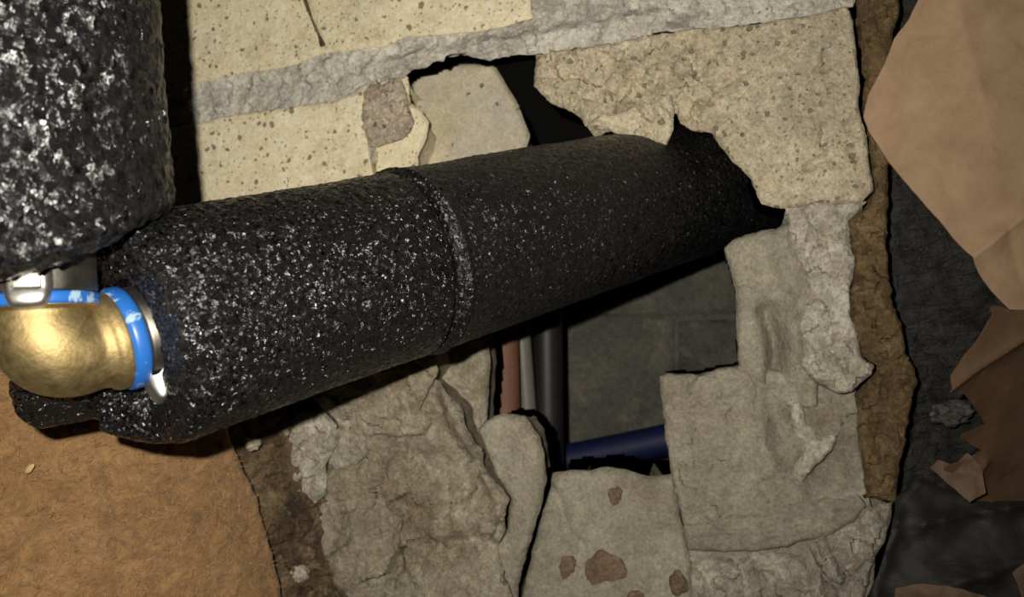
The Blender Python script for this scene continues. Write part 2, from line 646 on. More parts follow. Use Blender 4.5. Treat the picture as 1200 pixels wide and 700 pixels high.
def blob(name, centre, radii, mat, seed, parent=None, amp=0.22, axes=None, n=18):
    """small uneven stone"""
    vs_, fs = [], []
    for i in range(n + 1):
        for j in range(2 * n):
            a, b = math.pi * i / n, math.pi * j / n
            vs_.append((math.sin(a) * math.cos(b), math.sin(a) * math.sin(b), math.cos(a)))
    vs_ = np.array(vs_)
    vs_ *= (1 + amp * fbm(vs_ * 1.7 + seed * 5.1, seed, 3))[:, None]
    for i in range(n):
        for j in range(2 * n):
            k = (j + 1) % (2 * n)
            fs.append((i * 2 * n + j, (i + 1) * 2 * n + j, (i + 1) * 2 * n + k, i * 2 * n + k))
    vs_ = vs_ * np.asarray(radii) + np.asarray(centre)
    return mesh_obj(name, vs_, np.array(fs), mat, parent, 60)


def frame_of(d, hint=(0, 0, 1)):
    d = unit(d)
    e1 = unit(np.asarray(hint, float) - d * (np.asarray(hint, float) @ d))
    return d, e1, np.cross(d, e1)


def revolve(name, p0, d, profile, mat, parent=None, seg=64, hint=(0, 0, 1), smooth=35, closed=True, wob=0.0, seed=0):
    """profile: list of (distance along d, radius), closed ring solid when closed"""
    if abs(unit(d) @ unit(hint)) > 0.95:
        hint = (1, 0, 0)
    d, e1, e2 = frame_of(d, hint)
    th = np.linspace(0, 2 * np.pi, seg, endpoint=False)
    V = []
    for s, r in profile:
        rr = r + (wob * fbm(np.column_stack([np.cos(th) * 2, np.sin(th) * 2, np.full(seg, s * 90)]), seed, 2) if wob else 0)
        V.append(np.asarray(p0) + d * s + np.outer(np.cos(th) * rr, e1) + np.outer(np.sin(th) * rr, e2))
    V = np.concatenate(V)
    k = len(profile)
    F = []
    for i in range(k if closed else k - 1):
        a, b = i * seg, ((i + 1) % k) * seg
        j = np.arange(seg)
        jn = (j + 1) % seg
        F.append(np.stack([a + j, a + jn, b + jn, b + j], -1))
    return mesh_obj(name, V, np.concatenate(F), mat, parent, smooth)


def tube(name, pts, radii, mat, parent=None, seg=24, smooth=50):
    pts = np.asarray(pts, float)
    tang = np.gradient(pts, axis=0)
    hint = np.array([0.31, 0.2, 0.93]) if abs(unit(tang[0])[2]) < 0.9 else np.array([0.9, 0.1, 0.2])
    V, F = [], []
    e1 = None
    th = np.linspace(0, 2 * np.pi, seg, endpoint=False)
    for p, t, r in zip(pts, tang, radii):
        t = unit(t)
        e1 = unit((hint if e1 is None else e1) - t * ((hint if e1 is None else e1) @ t))
        e2 = np.cross(t, e1)
        V.append(p + np.outer(np.cos(th) * r, e1) + np.outer(np.sin(th) * r, e2))
    k = len(pts)
    for i in range(k - 1):
        for j in range(seg):
            jn = (j + 1) % seg
            F.append((i * seg + j, i * seg + jn, (i + 1) * seg + jn, (i + 1) * seg + j))
    F.append(tuple(range(seg))[::-1])
    F.append(tuple((k - 1) * seg + j for j in range(seg)))
    return mesh_obj(name, np.concatenate(V), F, mat, parent, smooth)


def foam_sleeve(name, p0, d, length, R, bore, mat, parent=None, start=None, end=None, nth=330, ds=0.0007, lump=0.0004, lsize=0.003, hint=(0, 0, 1),
                seed=0, lips=(0.0, 0.0), radius_fn=None, round_r=0.004, round_e=None):
    """foam pipe lagging: thick tube with cut ends (start/end give the cut offset by angle)"""
    d, e1, e2 = frame_of(d, hint)
    th = np.linspace(0, 2 * np.pi, nth, endpoint=False)
    z = np.zeros(nth)
    round_e = round_e or round_r
    so = start(th) if start else z
    eo = length + (end(th) if end else z)
    ns = int(length / ds)
    rows = []      # (s array, r array)
    for k in range(6):                                   # bore and cut face at the start
        f = k / 5
        rows.append((so + (0.012 * (1 - f) if k < 3 else 0) * (1 if k < 3 else 0), np.full(nth, bore)))
    for k in range(1, 26):
        f = k / 25
        r = bore + (R - round_r - bore) * f
        rows.append((so + 0.0, np.full(nth, r)))
    for k in range(1, 7):
        a = k / 6 * math.pi / 2
        rows.append((so + round_r * (1 - math.cos(a)), np.full(nth, R - round_r + round_r * math.sin(a))))
    for k in range(1, ns):
        f = k / ns
        s = (so + round_r) * (1 - f) + (eo - round_e) * f
        r = np.full(nth, R)
        if radius_fn is not None:
            r = R + radius_fn(s, th)
        rows.append((s, r))
    for k in range(0, 7):
        a = k / 6 * math.pi / 2
        rows.append((eo - round_e + round_e * math.sin(a), np.full(nth, R - round_e + round_e * math.cos(a))))
    for k in range(1, 9):
        rows.append((eo + 0.0, np.full(nth, R - round_e + (bore - R + round_e) * k / 8)))
    S = np.array([a for a, b in rows]).ravel()
    RR = np.array([b for a, b in rows]).ravel()
    T = np.tile(th, len(rows))
    q = np.column_stack([RR * np.cos(T), RR * np.sin(T), S])
    w1, w2 = worley(q / lsize, seed)
    disp = lump * (np.clip(1.0 - 1.5 * w1, -0.6, 1.0)) + lump * 0.8 * fbm(q / (lsize * 0.7), seed + 5, 2) + lump * 1.6 * fbm(q / 0.022, seed + 9, 2)
    outer = np.clip((RR - bore) / 0.003, 0, 1)
    disp *= outer
    # faces of the cut move along d, the skin moves outwards
    skin = np.clip((RR - (R - round_r)) / round_r, 0, 1)
    RR2 = RR + disp * skin
    S2 = S - disp * 1.8 * (1 - skin) * np.where(S < length / 2, 1, -1)
    V = np.asarray(p0) + np.outer(S2, d) + np.outer(RR2 * np.cos(T), e1) + np.outer(RR2 * np.sin(T), e2)
    j = np.arange(nth)
    jn = (j + 1) % nth
    F = []
    nr = len(rows)
    for i in range(nr):
        a, b = i * nth, ((i + 1) % nr) * nth
        F.append(np.stack([a + j, a + jn, b + jn, b + j], -1))
    return mesh_obj(name, V, np.concatenate(F), mat, parent, 0 if False else 70)


def gauss_line(plane, pts, amp, width):
    """a crease or groove along a line of picture points"""
    uv = [plane.at(x, y) for x, y in pts]

    def g(P, pl):
        d = np.full(len(P), 1e9)
        for a, b in zip(uv[:-1], uv[1:]):
            d = np.minimum(d, seg_dist(P, a, b)[0])
        return amp * np.exp(-(d / width) ** 2)
    return g


def fold(plane, a, b, amp, reach):
    """a sharp fold: ridge with straight flanks"""
    A, B = plane.at(*a), plane.at(*b)

    def g(P, pl):
        d, _ = seg_dist(P, A, B)
        return amp * np.exp(-d / reach)
    return g


def tilt(plane, x, y, du, dv):
    """slope in metres per metre about a picture point"""
    c = plane.at(x, y)
    return lambda P, pl: (P[:, 0] - c[0]) * du + (P[:, 1] - c[1]) * dv


def bulge(plane, x, y, r, amp):
    c = plane.at(x, y)
    return lambda P, pl: amp * np.exp(-((P - c) ** 2).sum(1) / (r * r))


def total(*fs):
    return lambda P, pl: sum(f(P, pl) for f in fs)


# ------------------------------------------------------------------ the setting: broken brick wall
W0 = wall(0.0)
WM = wall(-0.003)
wall_root = empty('wall_back', (0, 0.03, -0.12))
tag(wall_root, 'buff brick wall with a ragged hole knocked through it', 'wall', kind='structure')


def only_left(plane, x, y, soft, f):
    """limit a relief to the part of a face left of a picture point"""
    c = plane.at(x, y)
    return lambda P, pl: f(P, pl) / (1 + np.exp(np.clip((P[:, 0] - c[0]) / soft, -30, 30)))


b1 = piece('brick', W0, [(-120, 178), (60, 138), (227, 97), (274, 87), (338, 77), (381, 62), (449, 54), (477, 43), (559, 37), (624, 21), (620, -40), (612, -120), (-120, 40)],
           0.030, BRICK, wall_root, cell=0.0010, edge=0.0014, rag=0.0010, big=(0.0006, 0.05), mid=(0.0004, 0.008), fine=(0.00018, 0.002), seed=2,
           fn=gauss_line(W0, [(352, -20), (366, 22), (378, 54)], -0.0012, 0.0012))
b2 = piece('brick', W0, [(-120, 330), (-120, 225), (60, 182), (234, 142), (275, 133), (338, 126), (392, 117), (424, 104), (428, 150), (434, 196), (440, 240), (300, 270)],
           0.095, BRICK, wall_root, cell=0.0010, edge=0.0016, rag=0.0010, big=(0.0006, 0.05), mid=(0.0004, 0.008), fine=(0.00018, 0.002), seed=3, flare=0.1)
b3 = piece('brick', W0, [(625, 60), (623, 101), (644, 116), (679, 135), (684, 146), (730, 154), (781, 169), (788, 150), (790, 129), (796, 141), (811, 150), (837, 153),
                         (841, 165), (859, 189), (880, 210), (893, 238), (919, 243), (960, 240), (1009, 237), (1023, 223), (1024, 214), (1009, 129), (1004, 56), (994, 8),
                         (906, 25), (837, 29), (769, 35), (721, 50), (666, 55)],
           0.034, BRICK_R, wall_root, cell=0.0008, edge=0.0024, rag=0.0013, big=(0.0012, 0.03), mid=(0.0008, 0.006), fine=(0.0004, 0.002), seed=4, flare=0.55,
           fn=total(bulge(W0, 660, 90, 0.010, -0.003), bulge(W0, 735, 105, 0.010, -0.004), bulge(W0, 820, 55, 0.010, -0.002),
                    only_left(W0, 835, 100, 0.003, lambda P, pl: facets(P, 0.0012, 0.009, 0.35, 44) + facets(P, 0.0006, 0.004, 0.35, 45) - 0.0008),
                    only_left(W0, 1100, 100, 0.003, lambda P, pl: facets(P, 0.00025, 0.005, 0.10, 46)),
                    gauss_line(W0, [(838, 105), (855, 96), (880, 78)], -0.0018, 0.0014), gauss_line(W0, [(966, 145), (964, 170)], -0.0014, 0.001),
                    gauss_line(W0, [(945, 197), (955, 190), (972, 183)], -0.0024, 0.0014), gauss_line(W0, [(968, 62), (968, 78)], -0.0020, 0.0016)))
b4 = piece('brick', W0, [(1000, 2), (1003, -12), (960, -150), (640, -120), (650, -66), (760, -44), (900, -26)], 0.06, BRICK_R, wall_root, cell=0.0014, edge=0.002, seed=14)
CH = wall(0.0030)
piece('brick_chip', CH, [(683, 146), (700, 136), (726, 130), (744, 124), (762, 120), (775, 113), (786, 112), (790, 128), (787, 148), (780, 169), (748, 160), (716, 152)],
      0.012, BRICK_R, wall_root, cell=0.0007, edge=0.0016, rag=0.0012, big=(0.0008, 0.02), mid=(0.0008, 0.005), fine=(0.0004, 0.002), seed=5,
      facet=[(0.0008, 0.006, 0.3)], fn=total(tilt(CH, 740, 135, 0.05, 0.35), gauss_line(CH, [(770, 116), (768, 165)], 0.0015, 0.0012)))

# mortar
piece('mortar_joint', WM, [(-120, 228), (60, 184), (234, 144), (275, 135), (338, 128), (396, 121), (420, 108), (434, 97), (470, 92), (483, 84), (500, 80), (508, 75), (520, 72), (530, 66), (542, 65), (560, 68), (575, 69), (596, 63), (623, 61),
                           (668, 58), (722, 52), (770, 38), (838, 32), (908, 28), (968, 17), (1001, 8), (1003, -6), (900, -28), (760, -46), (650, -68), (616, -60), (622, 18),
                           (559, 34), (477, 40), (449, 51), (381, 59), (338, 74), (274, 84), (227, 94), (60, 135), (-120, 174)],
      0.013, MORTAR, wall_root, cell=0.0008, edge=0.0014, rag=0.0014, big=(0.0020, 0.03), mid=(0.0018, 0.008), fine=(0.0007, 0.0025), seed=6, flare=0.5,
      facet=[(0.0007, 0.007, 0.25), (0.0003, 0.003, 0.2)],
      fn=total(gauss_line(WM, [(480, 72), (500, 68), (570, 56), (660, 40), (760, 22)], 0.0038, 0.0035), gauss_line(WM, [(430, 84), (500, 66)], 0.0022, 0.0026),
               gauss_line(WM, [(440, 92), (480, 76), (500, 70)], -0.0020, 0.0012)))
piece('grit_lump', wall(0.0), [(423, 107), (434, 97), (466, 90), (476, 111), (482, 139), (479, 154), (466, 164), (440, 174), (430, 172), (424, 143)],
      0.012, PINK, wall_root, cell=0.0007, edge=0.0018, rag=0.0014, big=(0.001, 0.02), mid=(0.0015, 0.006), fine=(0.0006, 0.002), seed=7, facet=[(0.0008, 0.005, 0.3)])
piece('mortar_smear', wall(-0.0015), [(405, 112), (424, 98), (440, 92), (436, 104), (427, 112), (430, 150), (434, 180), (428, 192), (422, 165), (412, 140), (418, 122)],
      0.008, MORTAR, wall_root, cell=0.0007, edge=0.0014, rag=0.0012, mid=(0.0012, 0.005), fine=(0.0005, 0.002), seed=77)
piece('brick_spall', wall(-0.007), [(430, 95), (477, 88), (479, 120), (493, 129), (502, 143), (499, 161), (490, 182), (488, 230), (440, 235), (438, 180), (427, 160)],
      0.050, BRICK, wall_root, cell=0.0009, edge=0.0024, rag=0.0008, big=(0.0008, 0.03), seed=8, flare=0.3)

# lower left: mortar-smeared stone, several stones bedded together
WL = wall(-0.002)
piece('rubble_stone', WL, [(330, 430), (377, 481), (395, 500), (405, 520), (392, 545), (378, 556), (364, 600), (384, 664), (406, 700), (416, 800), (600, 800), (602, 700), (580, 640), (592, 622),
                           (597, 586), (578, 556), (556, 515), (537, 472), (524, 456), (500, 436), (470, 400), (420, 390)],
      0.09, RUBBLE, wall_root, cell=0.0010, edge=0.0025, rag=0.0014, big=(0.004, 0.035), mid=(0.0022, 0.010), fine=(0.0008, 0.003), seed=21, flare=0.25,
      facet=[(0.0014, 0.022, 0.20), (0.0003, 0.008, 0.15)],
      fn=total(gauss_line(WL, [(520, 462), (545, 510), (580, 572), (588, 600)], 0.0045, 0.004), gauss_line(WL, [(512, 455), (520, 500), (555, 545), (568, 590)], -0.003, 0.004),
               gauss_line(WL, [(468, 610), (463, 640), (468, 665), (455, 690)], -0.004, 0.0016), gauss_line(WL, [(500, 640), (560, 632), (580, 640)], -0.003, 0.003),
               bulge(WL, 500, 590, 0.02, 0.003), gauss_line(WL, [(390, 550), (430, 536), (470, 528)], -0.002, 0.003), bulge(WL, 550, 690, 0.012, 0.004), bulge(WL, 430, 660, 0.014, 0.003)))
piece('rubble_stone', wall(0.004), [(377, 482), (340, 430), (420, 380), (514, 380), (512, 420), (513, 440), (502, 462), (490, 480), (505, 495), (495, 512), (470, 516), (440, 512), (405, 516), (392, 500)],
      0.05, RUBBLE, wall_root, cell=0.0009, edge=0.0022, rag=0.0014, big=(0.004, 0.03), mid=(0.0018, 0.009), fine=(0.0007, 0.003), seed=22,
      facet=[(0.0008, 0.010, 0.2)], fn=total(gauss_line(wall(0.004), [(425, 495), (462, 497)], -0.003, 0.0016), tilt(wall(0.004), 450, 470, 0, 0.25)))
piece('mortar_lump', wall(0.006), [(334, 494), (350, 484), (377, 481), (394, 500), (392, 525), (379, 545), (378, 580), (366, 593), (350, 578), (340, 560), (328, 530)],
      0.03, MORTAR_W, wall_root, cell=0.0008, edge=0.0030, rag=0.0016, big=(0.002, 0.02), mid=(0.0028, 0.008), fine=(0.0008, 0.003), seed=23, facet=[(0.0012, 0.006, 0.35)])
piece('mortar_lump', wall(0.002), [(388, 505), (404, 503), (428, 512), (432, 532), (414, 548), (386, 556), (378, 545)],
      0.02, MORTAR_W, wall_root, cell=0.0008, edge=0.0026, rag=0.0012, mid=(0.0014, 0.007), fine=(0.0005, 0.003), seed=24, fn=tilt(wall(0.002), 405, 525, 0.2, 0.1))

# right side of the hole: mortar over a broken block
SR = wall(-0.008)
piece('mortared_block', SR, [(772, 441), (784, 437), (800, 439), (818, 441), (840, 433), (868, 427), (900, 432), (935, 440), (965, 440), (1004, 448), (1010, 520), (1020, 590),
                             (1030, 660), (1000, 800), (812, 800), (812, 690), (806, 645), (797, 606), (785, 550), (778, 498)],
      0.050, SLAB, wall_root, cell=0.0009, edge=0.0026, rag=0.0010, big=(0.0022, 0.03), mid=(0.0014, 0.010), fine=(0.0005, 0.003), seed=26, flare=0.15,
      facet=[(0.0007, 0.014, 0.12)],
      fn=total(gauss_line(SR, [(870, 450), (884, 500), (905, 545), (935, 580)], 0.0022, 0.006), gauss_line(SR, [(905, 460), (912, 520), (925, 550)], -0.003, 0.004), bulge(SR, 970, 552, 0.010, -0.009), bulge(SR, 930, 500, 0.007, -0.004),
               gauss_line(SR, [(840, 535), (838, 555)], -0.0016, 0.002), gauss_line(SR, [(845, 470), (862, 468)], -0.0016, 0.002)))
LP = wall(-0.004)
piece('mortar_lump', LP, [(850, 291), (860, 280), (880, 274), (908, 268), (926, 262), (935, 290), (956, 320), (962, 420), (960, 480), (925, 478), (895, 456), (868, 434), (865, 400), (862, 340), (855, 315)],
      0.030, SLAB, wall_root, cell=0.0009, edge=0.0045, rag=0.0010, big=(0.002, 0.03), mid=(0.0014, 0.009), fine=(0.0005, 0.003), seed=25,
      fn=total(bulge(LP, 890, 295, 0.011, 0.004), gauss_line(LP, [(898, 365), (908, 400), (910, 450)], -0.0085, 0.0032), gauss_line(LP, [(925, 350), (932, 420)], 0.003, 0.003), bulge(LP, 930, 465, 0.008, -0.005)))
MC = wall(0.0)
piece('mortar_column', MC, [(919, 241), (924, 250), (926, 283), (943, 309), (946, 343), (941, 370), (943, 405), (938, 430), (950, 446), (975, 458), (998, 460), (1024, 440), (1027, 428), (1010, 417),
                            (998, 369), (1002, 309), (995, 257), (1018, 235), (960, 236)],
      0.04, LIME, wall_root, cell=0.0008, edge=0.0024, rag=0.0014, big=(0.002, 0.02), mid=(0.0020, 0.007), fine=(0.0006, 0.002), seed=9, facet=[(0.0009, 0.007, 0.3)],
      fn=total(bulge(MC, 985, 435, 0.012, 0.005), gauss_line(MC, [(955, 250), (945, 290)], -0.0018, 0.0014), gauss_line(MC, [(965, 320), (960, 400)], 0.0015, 0.003), bulge(MC, 970, 400, 0.007, -0.003)))
piece('mortar_smear', wall(-0.004), [(925, 468), (940, 470), (948, 496), (962, 510), (984, 506), (980, 524), (958, 545), (940, 568), (924, 560), (944, 530), (932, 500)],
      0.010, LIME, wall_root, cell=0.0008, edge=0.0024, rag=0.0014, mid=(0.0016, 0.006), fine=(0.0006, 0.002), seed=29)
LG = wall(-0.001)
piece('mortar_ledge', LG, [(802, 618), (830, 612), (860, 604), (905, 600), (925, 590), (960, 586), (1005, 582), (1014, 592), (1000, 612), (960, 634), (900, 646), (850, 650), (807, 646)],
      0.014, SLAB, wall_root, cell=0.0008, edge=0.0024, rag=0.0014, big=(0.001, 0.02), mid=(0.0012, 0.008), fine=(0.0004, 0.003), seed=30, fn=tilt(LG, 900, 620, 0, 0.18))
for k, (poly, w) in enumerate((([(808, 652), (850, 655), (880, 655), (898, 690), (902, 800), (810, 800)], -0.006), ([(876, 652), (930, 650), (960, 668), (985, 700), (990, 800), (905, 800), (898, 690)], -0.003),
                               ([(948, 640), (985, 620), (1012, 598), (1048, 590), (1042, 625), (1028, 655), (1010, 720), (1000, 800), (985, 710), (965, 670)], -0.002),
                               ([(955, 634), (968, 630), (975, 648), (985, 665), (994, 676), (985, 690), (970, 676)], 0.002))):
    piece('rubble_stone', wall(w), poly, 0.03, MORTAR_W, wall_root, cell=0.0009, edge=0.0030, rag=0.0016, big=(0.002, 0.02), mid=(0.0026, 0.008), fine=(0.0008, 0.003), seed=71 + k, facet=[(0.0012, 0.007, 0.3)])

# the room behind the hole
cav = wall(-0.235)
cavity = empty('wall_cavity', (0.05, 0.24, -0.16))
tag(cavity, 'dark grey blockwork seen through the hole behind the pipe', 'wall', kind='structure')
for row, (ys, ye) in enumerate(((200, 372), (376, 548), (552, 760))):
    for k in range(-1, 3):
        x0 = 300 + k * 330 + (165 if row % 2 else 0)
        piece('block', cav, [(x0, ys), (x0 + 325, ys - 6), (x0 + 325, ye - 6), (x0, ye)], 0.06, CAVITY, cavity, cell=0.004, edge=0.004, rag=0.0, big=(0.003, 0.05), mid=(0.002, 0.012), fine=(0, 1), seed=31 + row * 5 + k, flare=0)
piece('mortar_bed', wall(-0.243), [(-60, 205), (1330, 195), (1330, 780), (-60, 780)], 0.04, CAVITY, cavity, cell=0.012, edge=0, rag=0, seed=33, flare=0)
fl = Plane((0, 0.1, pt(700, 590, -0.12)[2]), (0, 0, 1), (0, 1, 0))


def ground():
    xs = np.linspace(-0.22, 0.3, 90)
    ys = np.linspace(0.062, 0.236, 40)
    gx, gy = np.meshgrid(xs, ys)
    q = np.column_stack([gx.ravel(), gy.ravel(), np.zeros(gx.size)])
    z = fl.o[2] + 0.006 * fbm(q / 0.03, 3, 4)
    V = np.column_stack([q[:, 0], q[:, 1], z])
    n = len(V)
    V = np.concatenate([V, np.column_stack([q[:, 0], q[:, 1], np.full(n, fl.o[2] - 0.03)])])
    idx = np.arange(n).reshape(gx.shape)
    top = np.stack([idx[:-1, :-1], idx[:-1, 1:], idx[1:, 1:], idx[1:, :-1]], -1).reshape(-1, 4)
    loop = np.concatenate([idx[0, :], idx[1:, -1], idx[-1, -2::-1], idx[-2:0:-1, 0]])
    nx = np.roll(loop, -1)
    side = np.stack([nx, loop, loop + n, nx + n], -1)
    o = mesh_obj('floor', V, np.concatenate([top, side, top[:, ::-1] + n]), SOIL)
    tag(o, 'dark olive soil at the bottom of the cavity', 'floor', kind='structure')


ground()

# ------------------------------------------------------------------ loose pieces in and below the hole
o = piece('brick_fragment', wall(-0.034), [(483, 70), (482, 89), (500, 82), (520, 75), (548, 72), (577, 73), (591, 96), (600, 110), (606, 121), (615, 145), (620, 157), (617, 168), (600, 215), (470, 225), (478, 120)],
          0.045, BRICK_IN, cell=0.0010, edge=0.004, rag=0.0004, big=(0.001, 0.03), mid=(0.0005, 0.01), seed=41)
tag(o, 'smooth tan brick fragment sitting deep in the gap above the black pipe', 'brick')
o = piece('stone_slab', wall(-0.008), [(556, 505), (566, 494), (578, 488), (600, 486), (615, 488), (631, 513), (637, 540), (639, 566), (630, 600), (617, 650), (606, 690), (600, 800), (570, 800), (578, 640), (592, 622), (597, 586), (578, 556)],
          0.04, SLAB, cell=0.0009, edge=0.005, rag=0.0009, big=(0.002, 0.03), mid=(0.0012, 0.01), fine=(0.0005, 0.003), seed=42, fn=bulge(wall(-0.008), 600, 530, 0.012, -0.002))
tag(o, 'rounded upright grey stone slab at the lower left of the hole, beside a dark crack', 'stone')
o = piece('stone_sliver', wall(-0.030), [(496, 400), (540, 380), (569, 375), (573, 426), (570, 481), (566, 520), (552, 540), (520, 500), (500, 460)],
          0.035, RUBBLE, cell=0.0010, edge=0.004, rag=0.0005, big=(0.002, 0.025), mid=(0.0008, 0.01), fine=(0.0003, 0.003), seed=43)
tag(o, 'narrow upright stone sliver next to the copper pipe under the black pipe', 'stone')
SC = wall(-0.020)
o = piece('stone_slab', SC, [(644, 572), (646, 556), (672, 552), (690, 554), (710, 549), (735, 553), (760, 558), (790, 556), (797, 600), (808, 645), (812, 700), (812, 800), (606, 800), (614, 700), (625, 650), (637, 605)],
          0.05, SLAB, cell=0.0010, edge=0.003, rag=0.0010, big=(0.002, 0.03), mid=(0.0014, 0.01), fine=(0.0005, 0.003), seed=44, flare=0.9,
          fn=total(tilt(SC, 700, 560, 0.0, -0.25), gauss_line(SC, [(645, 572), (657, 590), (667, 622), (685, 635)], -0.0022, 0.0022), bulge(SC, 650, 640, 0.010, 0.003)))
tag(o, 'broad grey stone sill at the bottom of the hole dotted with brown pebbles', 'stone')


def on_sill(x, y):
    c = SC.at(x, y)
    h = (c - SC.at(700, 560))[1] * -0.25
    return SC.xyz(c[None], np.array([h]))[0]


for (x, y, rx, rz, lab, sd) in ((667, 659, 0.0046, 0.0052, 'round dark brown pebble on the stone sill, left of the largest pebble', 1),
                                (712, 663, 0.0088, 0.0078, 'largest brown pebble on the stone sill below the hole', 2),
                                (795, 677, 0.0034, 0.0052, 'small dark brown pebble at the right end of the stone sill', 3),
                                (721, 580, 0.0032, 0.0044, 'small pale brown pebble near the top edge of the stone sill', 4),
                                (748, 692, 0.0042, 0.0030, 'flat brown pebble at the picture bottom, below the largest pebble', 6)):
    c = on_sill(x, y)
    tag(blob('pebble', c + np.array([0, 0.0004, 0]), (rx, 0.0026, rz), PEBBLE, sd, amp=0.45), lab, 'pebble', 'brown pebbles on the stone sill')

# straw stuck on the top brick
r_pts = [pt(350, -25, 0.0002), pt(358, 2, 0.0003), pt(366, 24, 0.0002), pt(374, 42, 0.0002), pt(378, 53, 0.0004)]
o = tube('root_fibre', r_pts, [0.0010, 0.0009, 0.0006, 0.0006, 0.0014], ROT, seg=10)
tag(o, 'thin brown root fibre running down the top brick', 'root')

# services in the cavity
c0, c1 = pt(588, 330, -0.075), pt(596, 640, -0.075)
o = tube('copper_pipe', [c0 + (c1 - c0) * k / 6 for k in range(7)], [0.0080] * 7, COPPER, seg=32)
tag(o, 'dull copper pipe standing in the hole behind the stone sliver', 'pipe')
c0, c1 = pt(606, 330, -0.095), pt(630, 640, -0.095)
o = tube('grey_conduit', [c0 + (c1 - c0) * k / 6 for k in range(7)], [0.0050] * 7, GREY_P, seg=32)
tag(o, 'slim grey conduit leaning just right of the copper pipe', 'pipe')
c0, c1 = pt(640, 330, -0.12), pt(644, 610, -0.12)
o = tube('black_conduit', [c0 + (c1 - c0) * k / 6 for k in range(7)], [0.0085] * 7, BLACK_P, seg=32)
tag(o, 'black upright conduit in the shadow right of the grey conduit', 'pipe')
c0, c1, c2 = pt(560, 556, -0.17), pt(700, 536, -0.17), pt(900, 488, -0.17)
bp = [(1 - t) ** 2 * c0 + 2 * t * (1 - t) * c1 + t * t * c2 for t in np.linspace(0, 1, 14)]
o = tube('blue_pipe', bp, [0.0095] * 14, BLUE_PIPE, seg=32)
tag(o, 'blue plastic water pipe crossing the back of the hole', 'pipe')

# ------------------------------------------------------------------ lagged pipes and the brass elbow
D_C = unit((0.69892023, 0.23325537, 0.67609352))          # run of the sloping pipe in lens axes
F_C = np.array((-0.15383837, -0.02815715, 0.16874671))
PD = unit(RIGHT * D_C[0] + UP * D_C[1] + FWD * D_C[2])
UPC = UP


def axis(t):
    return cam_pt(F_C + t * D_C)


def cut_near(th):
    """how the near end of the lagging is cut: a torn flap hangs under the elbow"""
    a = np.degrees(-th) % 360
    k = np.interp(a, [0, 60, 96, 104, 124, 133, 137, 142, 150, 165, 180, 200, 360], [0, 0, -0.004, -0.0255, -0.0265, -0.0240, -0.0105, -0.0085, -0.0100, -0.005, -0.001, 0.0, 0.0])
    return k + 0.0008 * fbm(np.column_stack([np.cos(th) * 9, np.sin(th) * 9, th * 0]), 5, 3)


T0, T1, T2 = 0.0798, 0.166, 0.425
near = foam_sleeve('foam_lagging', axis(T0), PD, T1 - T0, 0.0305, 0.0150, FOAM_H, hint=UPC, start=cut_near, seed=3, lump=0.00030, lsize=0.0022, ds=0.0006, round_r=0.004, round_e=0.0012,
                   end=lambda th: 0.0012 * np.sin(th * 2 + 1))
tag(near, 'black foam pipe lagging, near length torn open at the brass elbow', 'pipe insulation')


def far_r(s, th):
    return 0.0013 * np.exp(-((s - 0.0022) / 0.0018) ** 2) + 0.0003


far = foam_sleeve('foam_lagging', axis(T1 + 0.0014), PD, T2 - T1, 0.0308, 0.0150, FOAM_F, hint=UPC, seed=8, lump=0.00030, lsize=0.0022, ds=0.0008, radius_fn=far_r, round_r=0.0014,
                  start=lambda th: 0.0012 * np.sin(th * 2 + 1) + 0.0006)
tag(far, 'black foam pipe lagging, far length running through the wall hole', 'pipe insulation')

CORNER = axis(0.0570)
ZUP = np.array([0.0, 0, 1])
ZUP = unit(ZUP + 0.0 * RIGHT)


def cut_vert(th):
    # angle 0 points to the right of the picture, the front is at -90
    a = (np.degrees(th) + 180) % 360 - 180
    k = np.interp(a, [-180, -120, -95, -60, -35, -15, 0, 25, 90, 180], [0.002, 0.0, 0.0, 0.0015, 0.006, 0.011, 0.0145, 0.017, 0.015, 0.002])
    return k + 0.0006 * fbm(np.column_stack([np.cos(th) * 7, np.sin(th) * 7, th * 0]), 15, 3)


_h = -FWD - ZUP * (-FWD @ ZUP)
_h = unit(np.cross(ZUP, _h))                                # to the right as seen from the lens
BOT = CORNER + ZUP * 0.0182
vert = foam_sleeve('foam_lagging', BOT, ZUP, 0.17, 0.0318, 0.0145, FOAM_V, hint=_h, start=cut_vert, seed=12, lump=0.00055, lsize=0.0034, ds=0.0007, round_r=0.004)
tag(vert, 'upright black foam pipe lagging with coarse glossy skin, cut above the brass elbow', 'pipe insulation')

elbow = empty('brass_elbow', CORNER)
tag(elbow, 'brass elbow fitting with blue rings joining the two lagged pipes', 'pipe fitting')


def bend():
    rb = 0.0115
    a0, a1 = CORNER + ZUP * rb, CORNER + PD * rb
    pts, rad = [], []
    top = CORNER + ZUP * 0.0128
    for k in range(9):
        f = k / 8
        pts.append(top + (a0 - top) * f)
        rad.append(np.interp(f, [0, 0.35, 0.6, 1], [0.0130, 0.0130, 0.0118, 0.0113]))
    for k in range(1, 24):
        t = k / 23
        pts.append((1 - t) ** 2 * a0 + 2 * t * (1 - t) * CORNER + t * t * a1)
        rad.append(0.0113 - 0.0003 * t + 0.0012 * math.sin(math.pi * t))
    end = CORNER + PD * 0.0175
    for k in range(1, 11):
        f = k / 10
        pts.append(a1 + (end - a1) * f)
        rad.append(np.interp(f, [0, 0.3, 0.55, 0.9, 1], [0.0110, 0.0114, 0.0126, 0.0128, 0.0122]))
    return tube('elbow_body', pts, rad, BRASS, elbow, seg=64, smooth=60)


